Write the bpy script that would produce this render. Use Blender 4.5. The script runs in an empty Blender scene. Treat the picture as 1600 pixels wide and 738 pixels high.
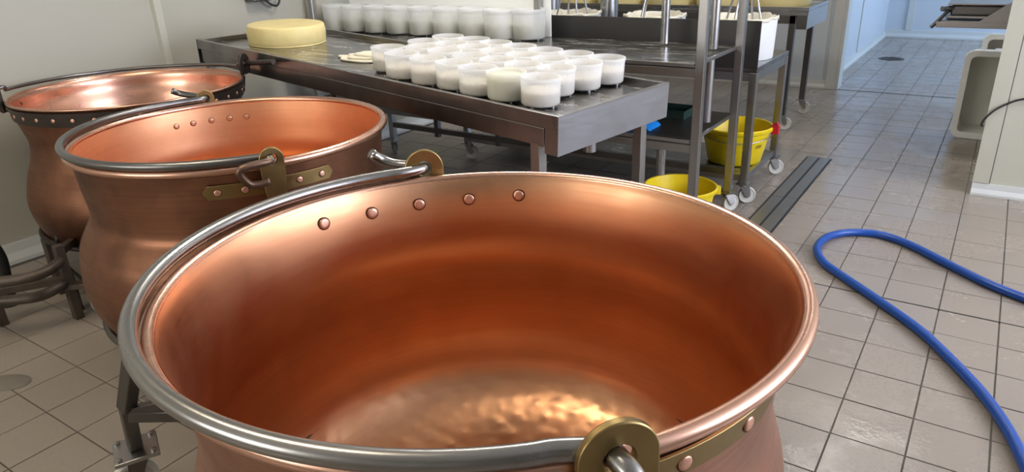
import bpy, math, random
from mathutils import Vector, Matrix
random.seed(7)
PI = math.pi
scene = bpy.context.scene
COL = scene.collection
D = bpy.data

# ------------------------------------------------------------------ camera
HC = 1.3945
F_PX, PITCH, ROLL, YAW = 1113.03, 0.394583, -0.036895, -0.599908
cam_data = D.cameras.new('camera')
cam = D.objects.new('camera', cam_data)
COL.objects.link(cam)
_f = Vector((math.sin(YAW) * math.cos(PITCH), math.cos(YAW) * math.cos(PITCH), -math.sin(PITCH)))
_r = Vector((math.cos(YAW), -math.sin(YAW), 0))
_u = _r.cross(_f)
_r2 = _r * math.cos(ROLL) + _u * math.sin(ROLL)
_u2 = -_r * math.sin(ROLL) + _u * math.cos(ROLL)
_m = Matrix((_r2, _u2, -_f)).transposed().to_4x4()
_m.translation = (0, 0, HC)
cam.matrix_world = _m
cam_data.sensor_fit = 'HORIZONTAL'
cam_data.sensor_width = 36.0
cam_data.lens = F_PX * 36.0 / 1600.0
cam_data.clip_start = 0.02
scene.camera = cam


def to_pixel(p):
    d = Vector(p) - Vector((0, 0, HC))
    z = d.dot(_f)
    if z < 0.05:
        return None
    return 800 + F_PX * d.dot(_r2) / z, 369 - F_PX * d.dot(_u2) / z


# ------------------------------------------------------------------ world, daylight, exposure
world = D.worlds.new('world')
scene.world = world
world.use_nodes = True
bg = world.node_tree.nodes['Background']
bg.inputs[0].default_value = (0.62, 0.74, 0.95, 1)
bg.inputs[1].default_value = 1.2
vs = scene.view_settings
vs.view_transform = 'Standard'
vs.look = 'None'
vs.gamma = 1.0
vs.use_curve_mapping = False
vs.exposure = 0.74
scene.cycles.use_denoising = True
scene.cycles.max_bounces = 10
scene.cycles.glossy_bounces = 6
scene.cycles.sample_clamp_indirect = 6.0
scene.cycles.caustics_reflective = False
scene.cycles.caustics_refractive = False
scene.cycles.adaptive_threshold = 0.03


def window_light(name, loc, aim, sx, sy, power, color):
    l = D.lights.new(name, 'AREA')
    l.shape = 'RECTANGLE'
    l.size, l.size_y = sx, sy
    l.energy = power
    l.color = color
    o = D.objects.new(name, l)
    COL.objects.link(o)
    o.location = loc
    o.rotation_euler = Vector(aim).to_track_quat('-Z', 'Z').to_euler()
    return o


ROOM_R, ROOM_N, ROOM_L, ROOM_H = 2.6, -2.4, -3.87, 2.75
WIN = (1.3, 4.3, 0.95, 2.55)         # window in the right wall: y0, y1, z0, z1
BACKWIN = (-3.4, -1.4, 0.85, 2.15)    # window in the wall behind the camera: x0, x1, z0, z1
FARWIN = (8.0, 10.6, 0.9, 2.3)       # window in the right wall of the next room
window_light('daylight_window', (ROOM_R + 0.10, (WIN[0] + WIN[1]) / 2, (WIN[2] + WIN[3]) / 2), (-1, 0, 0), 1.55, 2.9, 98, (0.82, 0.85, 1.0))
window_light('daylight_behind', ((BACKWIN[0] + BACKWIN[1]) / 2, ROOM_N - 0.10, (BACKWIN[2] + BACKWIN[3]) / 2), (0, 1, 0), 1.9, 1.25, 25, (1.0, 0.93, 0.80))
window_light('daylight_next_room', (ROOM_R + 0.10, (FARWIN[0] + FARWIN[1]) / 2, (FARWIN[2] + FARWIN[3]) / 2), (-1, 0, 0), 1.35, 2.5, 85, (0.50, 0.70, 1.0))
WARM, NEUTRAL = (1.0, 0.87, 0.66), (1.0, 0.95, 0.88)
LAMPS = [(-1.8, 0.40, 13.0, WARM), (-1.9, 2.8, 21.0, NEUTRAL), (-2.4, 5.4, 5.0, NEUTRAL), (-0.2, 5.4, 11.0, NEUTRAL)]  # last lamp is an added fill, brightening the crates and floor there

# ------------------------------------------------------------------ node helpers


class Mat:
    def __init__(self, name):
        self.m = D.materials.new(name)
        self.m.use_nodes = True
        self.t = self.m.node_tree
        self.n = self.t.nodes
        self.p = self.n['Principled BSDF']
        self.out = self.n['Material Output']

    def new(self, kind, **kw):
        nd = self.n.new(kind)
        for k, v in kw.items():
            setattr(nd, k, v)
        return nd

    def link(self, a, b):
        self.t.links.new(a, b)

    def coord(self, which='Object', scale=(1, 1, 1)):
        tc = self.new('ShaderNodeTexCoord')
        mp = self.new('ShaderNodeMapping')
        mp.inputs['Scale'].default_value = scale
        self.link(tc.outputs[which], mp.inputs[0])
        return mp.outputs[0]

    def geo(self, scale=(1, 1, 1)):
        g = self.new('ShaderNodeNewGeometry')
        mp = self.new('ShaderNodeMapping')
        mp.inputs['Scale'].default_value = scale
        self.link(g.outputs['Position'], mp.inputs[0])
        return mp.outputs[0]

    def noise(self, vec, scale, detail=3, rough=0.55):
        nz = self.new('ShaderNodeTexNoise')
        nz.inputs['Scale'].default_value = scale
        nz.inputs['Detail'].default_value = detail
        nz.inputs['Roughness'].default_value = rough
        self.link(vec, nz.inputs['Vector'])
        return nz.outputs['Fac']

    def ramp(self, fac, stops):
        r = self.new('ShaderNodeValToRGB')
        e = r.color_ramp.elements
        while len(e) > 1:
            e.remove(e[-1])
        e[0].position = stops[0][0]
        e[0].color = (*stops[0][1], 1) if len(stops[0][1]) == 3 else stops[0][1]
        for p, c in stops[1:]:
            x = e.new(p)
            x.color = (*c, 1) if len(c) == 3 else c
        self.link(fac, r.inputs[0])
        return r.outputs[0]

    def map(self, fac, a, b, lo=0.0, hi=1.0):
        r = self.new('ShaderNodeMapRange')
        for i, v in enumerate((lo, hi, a, b)):
            r.inputs[i + 1].default_value = v
        self.link(fac, r.inputs[0])
        return r.outputs[0]

    def math(self, op, a, b=None):
        r = self.new('ShaderNodeMath', operation=op)
        for i, v in enumerate((a, b)):
            if v is None:
                continue
            if isinstance(v, (int, float)):
                r.inputs[i].default_value = v
            else:
                self.link(v, r.inputs[i])
        return r.outputs[0]

    def mix(self, fac, a, b, blend='MIX'):
        r = self.new('ShaderNodeMix', data_type='RGBA', blend_type=blend)
        for i, v in ((0, fac), (6, a), (7, b)):
            if isinstance(v, (int, float)):
                r.inputs[i].default_value = v
            elif isinstance(v, tuple):
                r.inputs[i].default_value = (*v, 1)
            else:
                self.link(v, r.inputs[i])
        return r.outputs[2]

    def bump(self, h, strength=0.2, dist=0.01):
        b = self.new('ShaderNodeBump')
        b.inputs['Strength'].default_value = strength
        b.inputs['Distance'].default_value = dist
        self.link(h, b.inputs['Height'])
        self.link(b.outputs[0], self.p.inputs['Normal'])

    def set(self, **kw):
        for k, v in kw.items():
            k = k.replace('_', ' ')
            if k == 'Base Color' and isinstance(v, tuple):
                v = (*v, 1)
            if hasattr(v, 'is_linked') or isinstance(v, bpy.types.NodeSocket):
                self.link(v, self.p.inputs[k])
            else:
                self.p.inputs[k].default_value = v
        return self


def plain(name, color, rough=0.5, metal=0.0, var=0.12, scale=8, **kw):
    m = Mat(name)
    f = m.noise(m.geo(), scale, 4)
    dark = tuple(c * (1 - var) for c in color)
    lite = tuple(min(1, c * (1 + var)) for c in color)
    m.set(Base_Color=m.mix(f, dark, lite), Roughness=m.map(f, rough * 0.8, min(1, rough * 1.2)), Metallic=metal, **kw)
    return m.m


def steel_mat(name, color, rough, streak=(2, 2, 60), grime=0.0, grime_col=(0.12, 0.10, 0.085), foam=0.0):
    m = Mat(name)
    st = m.noise(m.geo(streak), 4.0, 3)
    bl = m.noise(m.geo(), 5.0, 4)
    c = m.mix(st, tuple(x * 0.86 for x in color), color)
    if grime:
        g = m.ramp(bl, [(0.42, (0, 0, 0)), (0.72, (grime,) * 3)])
        c = m.mix(g, c, grime_col)
    r = m.math('ADD', m.map(st, rough * 0.75, rough * 1.1), m.map(bl, -0.05, 0.12))
    metal = 1.0
    if foam:
        fm = m.noise(m.geo((5, 22, 5)), 1.1, 6, 0.7)
        speck = m.noise(m.geo(), 130, 2, 0.6)
        k = m.math('MULTIPLY', m.map(fm, 0, foam, 0.50, 0.60), m.map(speck, 0.2, 1.0, 0.40, 0.60))
        c = m.mix(k, c, (0.62, 0.60, 0.56))
        metal = m.math('SUBTRACT', 1.0, k)
    m.set(Base_Color=c, Roughness=r, Metallic=metal)
    m.bump(st, 0.05, 0.002)
    return m.m


def copper_mat(name, base, dark, patina, rough, hammer_z=None, aniso=0.5, blotch=0.5):
    m = Mat(name)
    oc = m.coord('Object')
    streak = m.noise(m.coord('Object', (3.0, 3.0, 105)), 1.2, 2, 0.5)
    blob = m.noise(oc, 5.0, 3, 0.55)
    c = m.mix(m.map(streak, 0, 0.55, 0.25, 0.75), base, dark)
    spot = m.ramp(blob, [(0.40, (0, 0, 0)), (0.80, (blotch,) * 3)])
    c = m.mix(spot, c, patina)
    r = m.math('ADD', m.map(streak, rough * 0.94, rough * 1.08, 0.3, 0.7), m.map(blob, -0.03, 0.10, 0.35, 0.75))
    tg = m.new('ShaderNodeTangent', direction_type='RADIAL', axis='Z')
    m.link(tg.outputs[0], m.p.inputs['Tangent'])
    m.set(Base_Color=c, Roughness=r, Metallic=1.0, Anisotropic=aniso)
    if hammer_z is not None:
        v = m.new('ShaderNodeTexVoronoi', feature='SMOOTH_F1')
        v.inputs['Scale'].default_value = 30
        m.link(oc, v.inputs['Vector'])
        sp = m.new('ShaderNodeSeparateXYZ')
        m.link(oc, sp.inputs[0])
        mask = m.map(sp.outputs[2], 1.0, 0.0, hammer_z - 0.09, hammer_z + 0.03)
        big = m.noise(oc, 14, 2)
        hh = m.math('ADD', m.math('MULTIPLY', v.outputs['Distance'], 0.85), m.math('MULTIPLY', big, 0.40))
        m.bump(m.math('MULTIPLY', hh, mask), 0.35, 0.010)
    return m.m


M = {}
M['copper_in'] = copper_mat('copper_inside', (0.66, 0.355, 0.20), (0.60, 0.30, 0.155), (0.48, 0.21, 0.10), 0.34, 0.31, 0.5, 0.4)
M['copper_in_mid'] = copper_mat('copper_inside_middle', (0.86, 0.49, 0.29), (0.78, 0.41, 0.22), (0.60, 0.27, 0.12), 0.40, 0.25, 0.3, 0.55)
M['copper_in_far'] = copper_mat('copper_inside_far', (0.72, 0.41, 0.30), (0.65, 0.34, 0.23), (0.50, 0.24, 0.14), 0.26, 0.25, 0.4, 0.4)
M['copper_out'] = copper_mat('copper_outside_aged', (0.30, 0.142, 0.082), (0.21, 0.095, 0.056), (0.075, 0.038, 0.026), 0.44, 0.25, 0.2, 0.9)
M['copper_out_near'] = copper_mat('copper_outside_near', (0.54, 0.29, 0.20), (0.44, 0.22, 0.145), (0.26, 0.13, 0.08), 0.38, 0.25, 0.2, 0.6)
M['copper_bead'] = copper_mat('copper_rim', (0.76, 0.46, 0.34), (0.68, 0.39, 0.27), (0.48, 0.25, 0.16), 0.27, None, 0.0, 0.5)
M['rivet'] = plain('copper_rivet', (0.74, 0.42, 0.30), 0.45, 1.0, 0.15, 60)
M['rivet_seat'] = plain('rivet_seat_dark', (0.10, 0.028, 0.014), 0.6, 0.6)  # dark disc under each rivet head, showing as a thin outline
M['brass'] = plain('aged_brass', (0.33, 0.235, 0.10), 0.40, 1.0, 0.3, 22)
M['iron'] = plain('dark_iron', (0.075, 0.06, 0.052), 0.45, 0.85, 0.3, 30)
M['iron_pipe'] = plain('dirty_iron_pipe', (0.125, 0.10, 0.082), 0.55, 0.75, 0.45, 22)
M['stone'] = plain('worn_cover', (0.23, 0.205, 0.172), 0.5, 0.2, 0.2, 30)
M['iron_brown'] = plain('brown_iron', (0.20, 0.125, 0.09), 0.45, 0.9, 0.3, 30)
M['bail'] = steel_mat('bail_steel', (0.38, 0.37, 0.355), 0.27, (1.2, 1.2, 1.2))
M['bail_dark'] = steel_mat('bail_steel_dark', (0.22, 0.215, 0.21), 0.33, (1.2, 1.2, 1.2))
M['steel'] = steel_mat('stainless_steel', (0.42, 0.41, 0.40), 0.34, (3, 3, 40))
M['steel_h'] = steel_mat('stainless_sheet', (0.36, 0.35, 0.345), 0.30, (3, 30, 3), 0.5)
M['steel_window_lit'] = steel_mat('matt_steel_window_lit', (0.38, 0.38, 0.40), 0.46, (3, 3, 25))  # matt end sheet; lighter bluish tone paints in the window light it faces
M['steel_wet'] = steel_mat('wet_tray_steel', (0.30, 0.29, 0.28), 0.20, (6, 6, 6), 0.75, (0.20, 0.165, 0.10), 0.75)
M['steel_dark'] = steel_mat('dull_dark_steel', (0.17, 0.165, 0.16), 0.36, (3, 3, 30), 0.5)
M['panel_dark'] = plain('dark_grey_panel', (0.055, 0.053, 0.05), 0.42, 0.5, 0.15, 4)
M['tube'] = steel_mat('tube_steel', (0.48, 0.48, 0.49), 0.28, (20, 20, 2))
M['wheel'] = plain('pale_caster_plastic', (0.66, 0.64, 0.58), 0.5)
M['wheel_grey'] = plain('grey_caster_rubber', (0.30, 0.29, 0.28), 0.6)
M['black'] = plain('black_rubber', (0.018, 0.018, 0.018), 0.5)
M['wall'] = plain('washable_wall_panel', (0.45, 0.432, 0.365), 0.42, 0, 0.035, 1.2)
M['wall_right'] = plain('cream_wall_panel', (0.52, 0.505, 0.42), 0.45, 0, 0.03, 1.5)
M['wall_far'] = plain('white_wall_panel', (0.60, 0.64, 0.69), 0.35, 0, 0.03, 1.2)
M['trim'] = plain('white_trim', (0.62, 0.63, 0.61), 0.4, 0, 0.05, 6)
M['ceiling'] = plain('ceiling_white', (0.70, 0.69, 0.66), 0.7, 0, 0.03, 2)
M['grout'] = plain('cement_grout', (0.105, 0.092, 0.078), 0.75, 0, 0.3, 14)
M['cheese'] = plain('cheese_rind', (0.80, 0.66, 0.30), 0.5, 0, 0.14, 14)
M['curd'] = plain('white_curd', (0.95, 0.80, 0.56), 0.55, 0, 0.06, 30)
M['curd_pale'] = plain('pale_curd', (0.88, 0.85, 0.62), 0.5, 0, 0.05, 30)
M['cloth'] = plain('cheese_cloth', (0.74, 0.69, 0.55), 0.85, 0, 0.12, 60)
M['white_plastic'] = plain('white_plastic', (0.88, 0.89, 0.87), 0.4, 0, 0.03, 6)
M['crate'] = plain('crate_plastic', (0.84, 0.84, 0.77), 0.45, 0, 0.04, 6)
M['yellow'] = plain('yellow_plastic', (0.88, 0.66, 0.010), 0.38, 0, 0.05, 6)
M['red'] = plain('red_plastic', (0.55, 0.015, 0.03), 0.4)
M['blue_hose'] = plain('blue_rubber', (0.006, 0.066, 0.34), 0.30, 0, 0.12, 20)
M['blue'] = plain('blue_plastic', (0.01, 0.25, 0.80), 0.35)
M['milk'] = plain('whey', (0.72, 0.60, 0.20), 0.2)


def tile_material():
    m = Mat('floor_tile')
    g = m.geo()
    oi = m.new('ShaderNodeObjectInfo')
    blob = m.noise(g, 1.7, 4)
    grain = m.noise(g, 90, 3, 0.7)
    c = m.mix(blob, (0.285, 0.24, 0.197), (0.35, 0.298, 0.248))
    c = m.mix(m.map(oi.outputs['Random'], 0.0, 0.35), c, (0.28, 0.235, 0.195))
    c = m.mix(m.map(grain, 0.0, 0.30, 0.4, 0.75), c, (0.23, 0.19, 0.158))
    wet = m.ramp(m.noise(g, 2.3, 5, 0.62), [(0.46, (0, 0, 0)), (0.58, (1, 1, 1))])
    sx = m.new('ShaderNodeSeparateXYZ')
    m.link(g, sx.inputs[0])
    side = m.map(sx.outputs[0], 0.0, 1.0, -2.2, -1.0)      # the hosed-down side of the room
    wet = m.math('MULTIPLY', wet, side)
    film = m.map(side, 0.40, 0.24)
    r = m.math('SUBTRACT', m.math('ADD', film, m.map(grain, -0.02, 0.10)), m.math('MULTIPLY', wet, 0.16))
    m.set(Base_Color=m.mix(m.math('MULTIPLY', wet, 0.30), c, (0.29, 0.255, 0.22)), Roughness=r)
    drops = m.noise(g, 55, 3, 0.6)
    h = m.math('ADD', m.math('MULTIPLY', grain, 0.25), m.math('MULTIPLY', m.math('MULTIPLY', drops, wet), 1.1))
    m.bump(h, 0.18, 0.004)
    return m.m


M['tile'] = tile_material()


def mould_material(name, base, see, through=0.40, dots=True):
    m = Mat(name)
    oc = m.coord('Object')
    sp = m.new('ShaderNodeSeparateXYZ')
    m.link(oc, sp.inputs[0])
    ang = m.math('ARCTAN2', sp.outputs[1], sp.outputs[0])
    u = m.math('MULTIPLY', ang, 10 / (2 * PI))
    v = m.math('MULTIPLY', sp.outputs[2], 1 / 0.034)
    u = m.math('ADD', u, m.math('MULTIPLY', m.math('FLOOR', v), 0.5))
    du = m.math('ABSOLUTE', m.math('SUBTRACT', m.math('FRACT', u), 0.5))
    dv = m.math('ABSOLUTE', m.math('SUBTRACT', m.math('FRACT', v), 0.5))
    d2 = m.math('ADD', m.math('POWER', du, 2.0), m.math('POWER', dv, 2.0))
    dot = m.math('LESS_THAN', d2, 0.0018)
    c = m.mix(dot, base, (0.25, 0.20, 0.13)) if dots else base
    m.set(Base_Color=c, Roughness=0.4)
    tl = m.new('ShaderNodeBsdfTranslucent')
    tl.inputs[0].default_value = (*base, 1)
    tr = m.new('ShaderNodeBsdfTransparent')
    m1 = m.new('ShaderNodeMixShader')
    m2 = m.new('ShaderNodeMixShader')
    m1.inputs[0].default_value = through
    m2.inputs[0].default_value = see
    m.link(m.p.outputs[0], m1.inputs[1])
    m.link(tl.outputs[0], m1.inputs[2])
    m.link(m1.outputs[0], m2.inputs[1])
    m.link(tr.outputs[0], m2.inputs[2])
    m.link(m2.outputs[0], m.out.inputs[0])
    return m.m


M['mould'] = mould_material('mould_plastic', (0.93, 0.94, 0.95), 0.42)
M['mould_solid'] = mould_material('mould_plastic_solid', (0.97, 0.96, 0.90), 0.34, 0.40, False)


def emission(name, color, strength):
    m = Mat(name)
    m.set(Base_Color=(0.8, 0.8, 0.8), Emission_Color=(*color, 1), Emission_Strength=strength)
    return m.m



# ------------------------------------------------------------------ mesh helpers


class MB:
    def __init__(self):
        self.v, self.f, self.mi = [], [], []

    def add(self, verts, faces, mi=0):
        o = len(self.v)
        self.v += [tuple(x) for x in verts]
        self.f += [tuple(i + o for i in fc) for fc in faces]
        self.mi += [mi] * len(faces)
        return self

    def frame_box(self, o, ax, ay, az, lo, hi, mi=0):
        """box from lo to hi along three unit axes from origin o"""
        o, ax, ay, az = Vector(o), Vector(ax), Vector(ay), Vector(az)
        vs_ = [o + ax * x + ay * y + az * z for z in (lo[2], hi[2]) for y in (lo[1], hi[1]) for x in (lo[0], hi[0])]
        return self.add(vs_, [(0, 2, 3, 1), (4, 5, 7, 6), (0, 1, 5, 4), (2, 6, 7, 3), (0, 4, 6, 2), (1, 3, 7, 5)], mi)

    def box(self, lo, hi, mi=0):
        return self.frame_box((0, 0, 0), (1, 0, 0), (0, 1, 0), (0, 0, 1), lo, hi, mi)

    def bar(self, a, b, w, h=None, up=(0, 0, 1)):
        a, b = Vector(a), Vector(b)
        h = h or w
        d = (b - a)
        L = d.length
        d.normalize()
        s = d.cross(Vector(up))
        if s.length < 1e-3:
            s = d.cross(Vector((0, 1, 0)))
        s.normalize()
        t = s.cross(d)
        return self.frame_box(a, d, s, t, (0, -w / 2, -h / 2), (L, w / 2, h / 2))

    def lathe(self, prof, seg=48, center=(0, 0, 0), axis=None, mi=0, mis=None):
        """prof: list of (r, z); rows become rings; r == 0 becomes a pole"""
        c = Vector(center)
        if axis is None:
            X, Y, Z = Vector((1, 0, 0)), Vector((0, 1, 0)), Vector((0, 0, 1))
        else:
            Z = Vector(axis).normalized()
            X = Z.orthogonal().normalized()
            Y = Z.cross(X)
        rings, verts = [], []
        for r, z in prof:
            if r < 1e-6:
                rings.append([len(verts)])
                verts.append(c + Z * z)
            else:
                rings.append(list(range(len(verts), len(verts) + seg)))
                verts += [c + X * (r * math.cos(2 * PI * i / seg)) + Y * (r * math.sin(2 * PI * i / seg)) + Z * z for i in range(seg)]
        for k in range(len(rings) - 1):
            A, B = rings[k], rings[k + 1]
            fs = []
            for i in range(seg):
                j = (i + 1) % seg
                if len(A) == 1 and len(B) == 1:
                    continue
                if len(A) == 1:
                    fs.append((A[0], B[j], B[i]))
                elif len(B) == 1:
                    fs.append((A[i], A[j], B[0]))
                else:
                    fs.append((A[i], A[j], B[j], B[i]))
            o = len(self.v)
            self.f += [tuple(x + o for x in fc) for fc in fs]
            self.mi += [mis[k] if mis else mi] * len(fs)
        # rings were indexed from 0; verts are appended once, after all faces
        self.v += [tuple(x) for x in verts]
        return self

    def tube(self, path, r, seg=12, closed=False, mi=0):
        P = [Vector(p) for p in path]
        n = len(P)
        R = r if isinstance(r, (list, tuple)) else [r] * n
        T = []
        for i in range(n):
            a = P[(i - 1) % n] if closed or i > 0 else P[i]
            b = P[(i + 1) % n] if closed or i < n - 1 else P[i]
            T.append((b - a).normalized())
        N = T[0].orthogonal().normalized()
        verts, faces = [], []
        for i in range(n):
            N = (N - T[i] * N.dot(T[i])).normalized()
            B = T[i].cross(N)
            verts += [P[i] + (N * math.cos(2 * PI * k / seg) + B * math.sin(2 * PI * k / seg)) * R[i] for k in range(seg)]
        for i in range(n if closed else n - 1):
            j = (i + 1) % n
            for k in range(seg):
                l = (k + 1) % seg
                faces.append((i * seg + k, i * seg + l, j * seg + l, j * seg + k))
        if not closed:
            faces.append(tuple(range(seg))[::-1])
            faces.append(tuple((n - 1) * seg + k for k in range(seg)))
        return self.add(verts, faces, mi)

    def prism(self, outline, o, ax, ay, az, t0, t1, hole=None):
        """extrude a 2-D outline (in ax, ay) from t0 to t1 along az; hole = (cx, cy, r) with outline resampled"""
        o, ax, ay, az = Vector(o), Vector(ax), Vector(ay), Vector(az)
        n = len(outline)
        if hole is None:
            vs_ = [o + ax * x + ay * y + az * t for t in (t0, t1) for x, y in outline]
            fs = [tuple(range(n))[::-1], tuple(range(n, 2 * n))] + [(i, (i + 1) % n, n + (i + 1) % n, n + i) for i in range(n)]
            return self.add(vs_, fs)
        cx, cy, r = hole
        inner = []
        for x, y in outline:
            a = math.atan2(y - cy, x - cx)
            inner.append((cx + r * math.cos(a), cy + r * math.sin(a)))
        vs_ = [o + ax * x + ay * y + az * t for t in (t0, t1) for x, y in list(outline) + inner]
        fs = []
        for i in range(n):
            j = (i + 1) % n
            fs += [(i, n + i, n + j, j), (2 * n + i, 2 * n + j, 3 * n + j, 3 * n + i), (i, j, 2 * n + j, 2 * n + i), (n + i, 3 * n + i, 3 * n + j, n + j)]
        return self.add(vs_, fs)

    def mesh(self, name, mats, smooth=None):
        me = D.meshes.new(name)
        me.from_pydata(self.v, [], self.f)
        for m in (mats if isinstance(mats, (list, tuple)) else [mats]):
            me.materials.append(M[m] if isinstance(m, str) else m)
        if any(self.mi):
            me.polygons.foreach_set('material_index', self.mi)
        import bmesh
        b = bmesh.new()
        b.from_mesh(me)
        bmesh.ops.recalc_face_normals(b, faces=b.faces)
        b.to_mesh(me)
        b.free()
        if smooth is not None:
            me.polygons.foreach_set('use_smooth', [True] * len(me.polygons))
            if smooth < 180:
                me.set_sharp_from_angle(angle=math.radians(smooth))
        me.update()
        return me

    def build(self, name, mats, parent=None, smooth=None, bevel=0.0, loc=None):
        o = D.objects.new(name, self.mesh(name, mats, smooth))
        COL.objects.link(o)
        if parent is not None:
            o.parent = parent
        if loc is not None:
            o.location = loc
        if bevel:
            md = o.modifiers.new('bevel', 'BEVEL')
            md.width = bevel
            md.segments = 2
            md.limit_method = 'ANGLE'
        return o


def tag(o, label, cat, group=None):
    o['label'] = label
    o['category'] = cat
    if group:
        o['group'] = group
    return o


def thing(name, label, cat, loc=(0, 0, 0), rz=0.0, group=None):
    o = D.objects.new(name, None)
    COL.objects.link(o)
    o.location = loc
    o.rotation_euler = (0, 0, rz)
    o.empty_display_size = 0.05
    return tag(o, label, cat, group)


def struct(o):
    o['kind'] = 'structure'
    return o


def copy_tree(o, parent=None):
    c = o.copy()
    COL.objects.link(c)
    if parent is not None:
        c.parent = parent
    for ch in list(o.children):
        copy_tree(ch, c)
    return c


def spline(pts, n=8):
    P = [Vector(p) for p in pts]
    P = [P[0] * 2 - P[1]] + P + [P[-1] * 2 - P[-2]]
    out = []
    for i in range(1, len(P) - 2):
        a, b, c, d = P[i - 1:i + 3]
        for k in range(n):
            t = k / n
            out.append(0.5 * ((2 * b) + (c - a) * t + (2 * a - 5 * b + 4 * c - d) * t * t + (3 * b - a - 3 * c + d) * t ** 3))
    out.append(P[-2])
    return out


def profile_spline(pts, n=5):
    return [(max(0.0, v.x), v.z) for v in spline([(r, 0, z) for r, z in pts], n)]


# ------------------------------------------------------------------ room shell
S = 0.2
floor_lo, floor_hi = (ROOM_L, ROOM_N), (ROOM_R, 11.1)
floor = struct(MB().box((floor_lo[0] - 0.15, floor_lo[1] - 0.15, -0.12), (floor_hi[0] + 0.15, floor_hi[1] + 0.15, -0.003)).build('floor', 'grout'))
GX, GY = -0.409, 2.95
tile_me = MB().frame_box((0, 0, 0), (1, 0, 0), (0, 1, 0), (0, 0, 1), (-0.0975, -0.0975, -0.006), (0.0975, 0.0975, 0.0))
_t = MB()
e, b_ = 0.0978, 0.0963
_t.add([(-e, -e, -0.005), (e, -e, -0.005), (e, e, -0.005), (-e, e, -0.005), (-e, -e, -0.0012), (e, -e, -0.0012), (e, e, -0.0012), (-e, e, -0.0012),
        (-b_, -b_, 0), (b_, -b_, 0), (b_, b_, 0), (-b_, b_, 0)],
       [(0, 1, 5, 4), (1, 2, 6, 5), (2, 3, 7, 6), (3, 0, 4, 7), (4, 5, 9, 8), (5, 6, 10, 9), (6, 7, 11, 10), (7, 4, 8, 11), (8, 9, 10, 11)])
tile_mesh = _t.mesh('tile', 'tile')
cells = []
ix0, ix1 = math.floor((ROOM_L - GX) / S), math.ceil((ROOM_R - GX) / S)
iy0, iy1 = math.floor((ROOM_N - GY) / S), math.ceil((11.1 - GY) / S)


def hidden_by_front_kettle(u, v):
    return ((u - 733) / 548) ** 2 + ((v - 492) / 226) ** 2 < 1 or (290 < u < 1205 and v > 480)


def hidden_by_others(u, v):
    return ((u - 346) / 262) ** 2 + ((v - 218) / 70) ** 2 < 1 or (130 < u < 600 and 220 < v < 440) or (45 < u < 400 and 130 < v < 330)


for ix in range(ix0, ix1):
    for iy in range(iy0, iy1):
        x, y = GX + (ix + 0.5) * S, GY + (iy + 0.5) * S
        if x < ROOM_L or x > ROOM_R or y < ROOM_N or y > 11.1:
            continue
        q = to_pixel((x, y, 0))
        seen = q is not None and -70 < q[0] < 1670 and -20 < q[1] < 800 and not hidden_by_front_kettle(*q) and not hidden_by_others(*q)
        if -0.93 < x < -0.78 and y < 4.86:
            seen = False
        dist = math.hypot(math.hypot(x, y), HC)
        cells.append((0 if seen else 1, dist, x, y))
cells.sort()
rest = MB()
for k, (flag, dist, x, y) in enumerate(cells):
    dz = random.uniform(-0.0006, 0.0006)
    if flag == 0 and k < 300:
        o = D.objects.new('tile', tile_mesh)
        COL.objects.link(o)
        o.parent = floor
        o.location = (x, y, dz)
    else:
        rest.add([(vx + x, vy + y, vz + dz) for vx, vy, vz in _t.v], _t.f)
r_ = rest.build('tile_field', 'tile', floor)
r_['kind'] = 'stuff'
MB().box((ROOM_L, GY - 0.004, -0.004), (ROOM_R, GY + 0.004, 0.0006)).build('expansion_joint', 'black', floor)


def wall(name, lo, hi, mat, holes=None):
    m = MB()
    m.box(lo, hi)
    return struct(m.build(name, mat))


W_T = 0.12
wall('wall_left', (ROOM_L - W_T, ROOM_N, 0), (ROOM_L, 7.2, ROOM_H), 'wall')
_w = MB()
_w.box((ROOM_L, ROOM_N - W_T, 0), (BACKWIN[0], ROOM_N, ROOM_H))
_w.box((BACKWIN[1], ROOM_N - W_T, 0), (ROOM_R, ROOM_N, ROOM_H))
_w.box((BACKWIN[0], ROOM_N - W_T, 0), (BACKWIN[1], ROOM_N, BACKWIN[2]))
_w.box((BACKWIN[0], ROOM_N - W_T, BACKWIN[3]), (BACKWIN[1], ROOM_N, ROOM_H))
struct(_w.build('wall_behind_camera', 'wall'))
_w = MB()
for a, b in ((BACKWIN[0], BACKWIN[0] + 0.05), (-2.43, -2.37), (BACKWIN[1] - 0.05, BACKWIN[1])):
    _w.box((a, ROOM_N - 0.07, BACKWIN[2]), (b, ROOM_N - 0.02, BACKWIN[3]))
for a, b in ((BACKWIN[2], BACKWIN[2] + 0.05), (BACKWIN[3] - 0.05, BACKWIN[3])):
    _w.box((BACKWIN[0], ROOM_N - 0.07, a), (BACKWIN[1], ROOM_N - 0.02, b))
struct(_w.build('window_3', 'trim'))


def wall_with_windows(name, x0, x1, y0, y1, wins, mat):
    m = MB()
    y = y0
    for a, b, z0, z1 in wins:
        m.box((x0, y, 0), (x1, a, ROOM_H))
        m.box((x0, a, 0), (x1, b, z0))
        m.box((x0, a, z1), (x1, b, ROOM_H))
        y = b
    m.box((x0, y, 0), (x1, y1, ROOM_H))
    return struct(m.build(name, mat))


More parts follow.
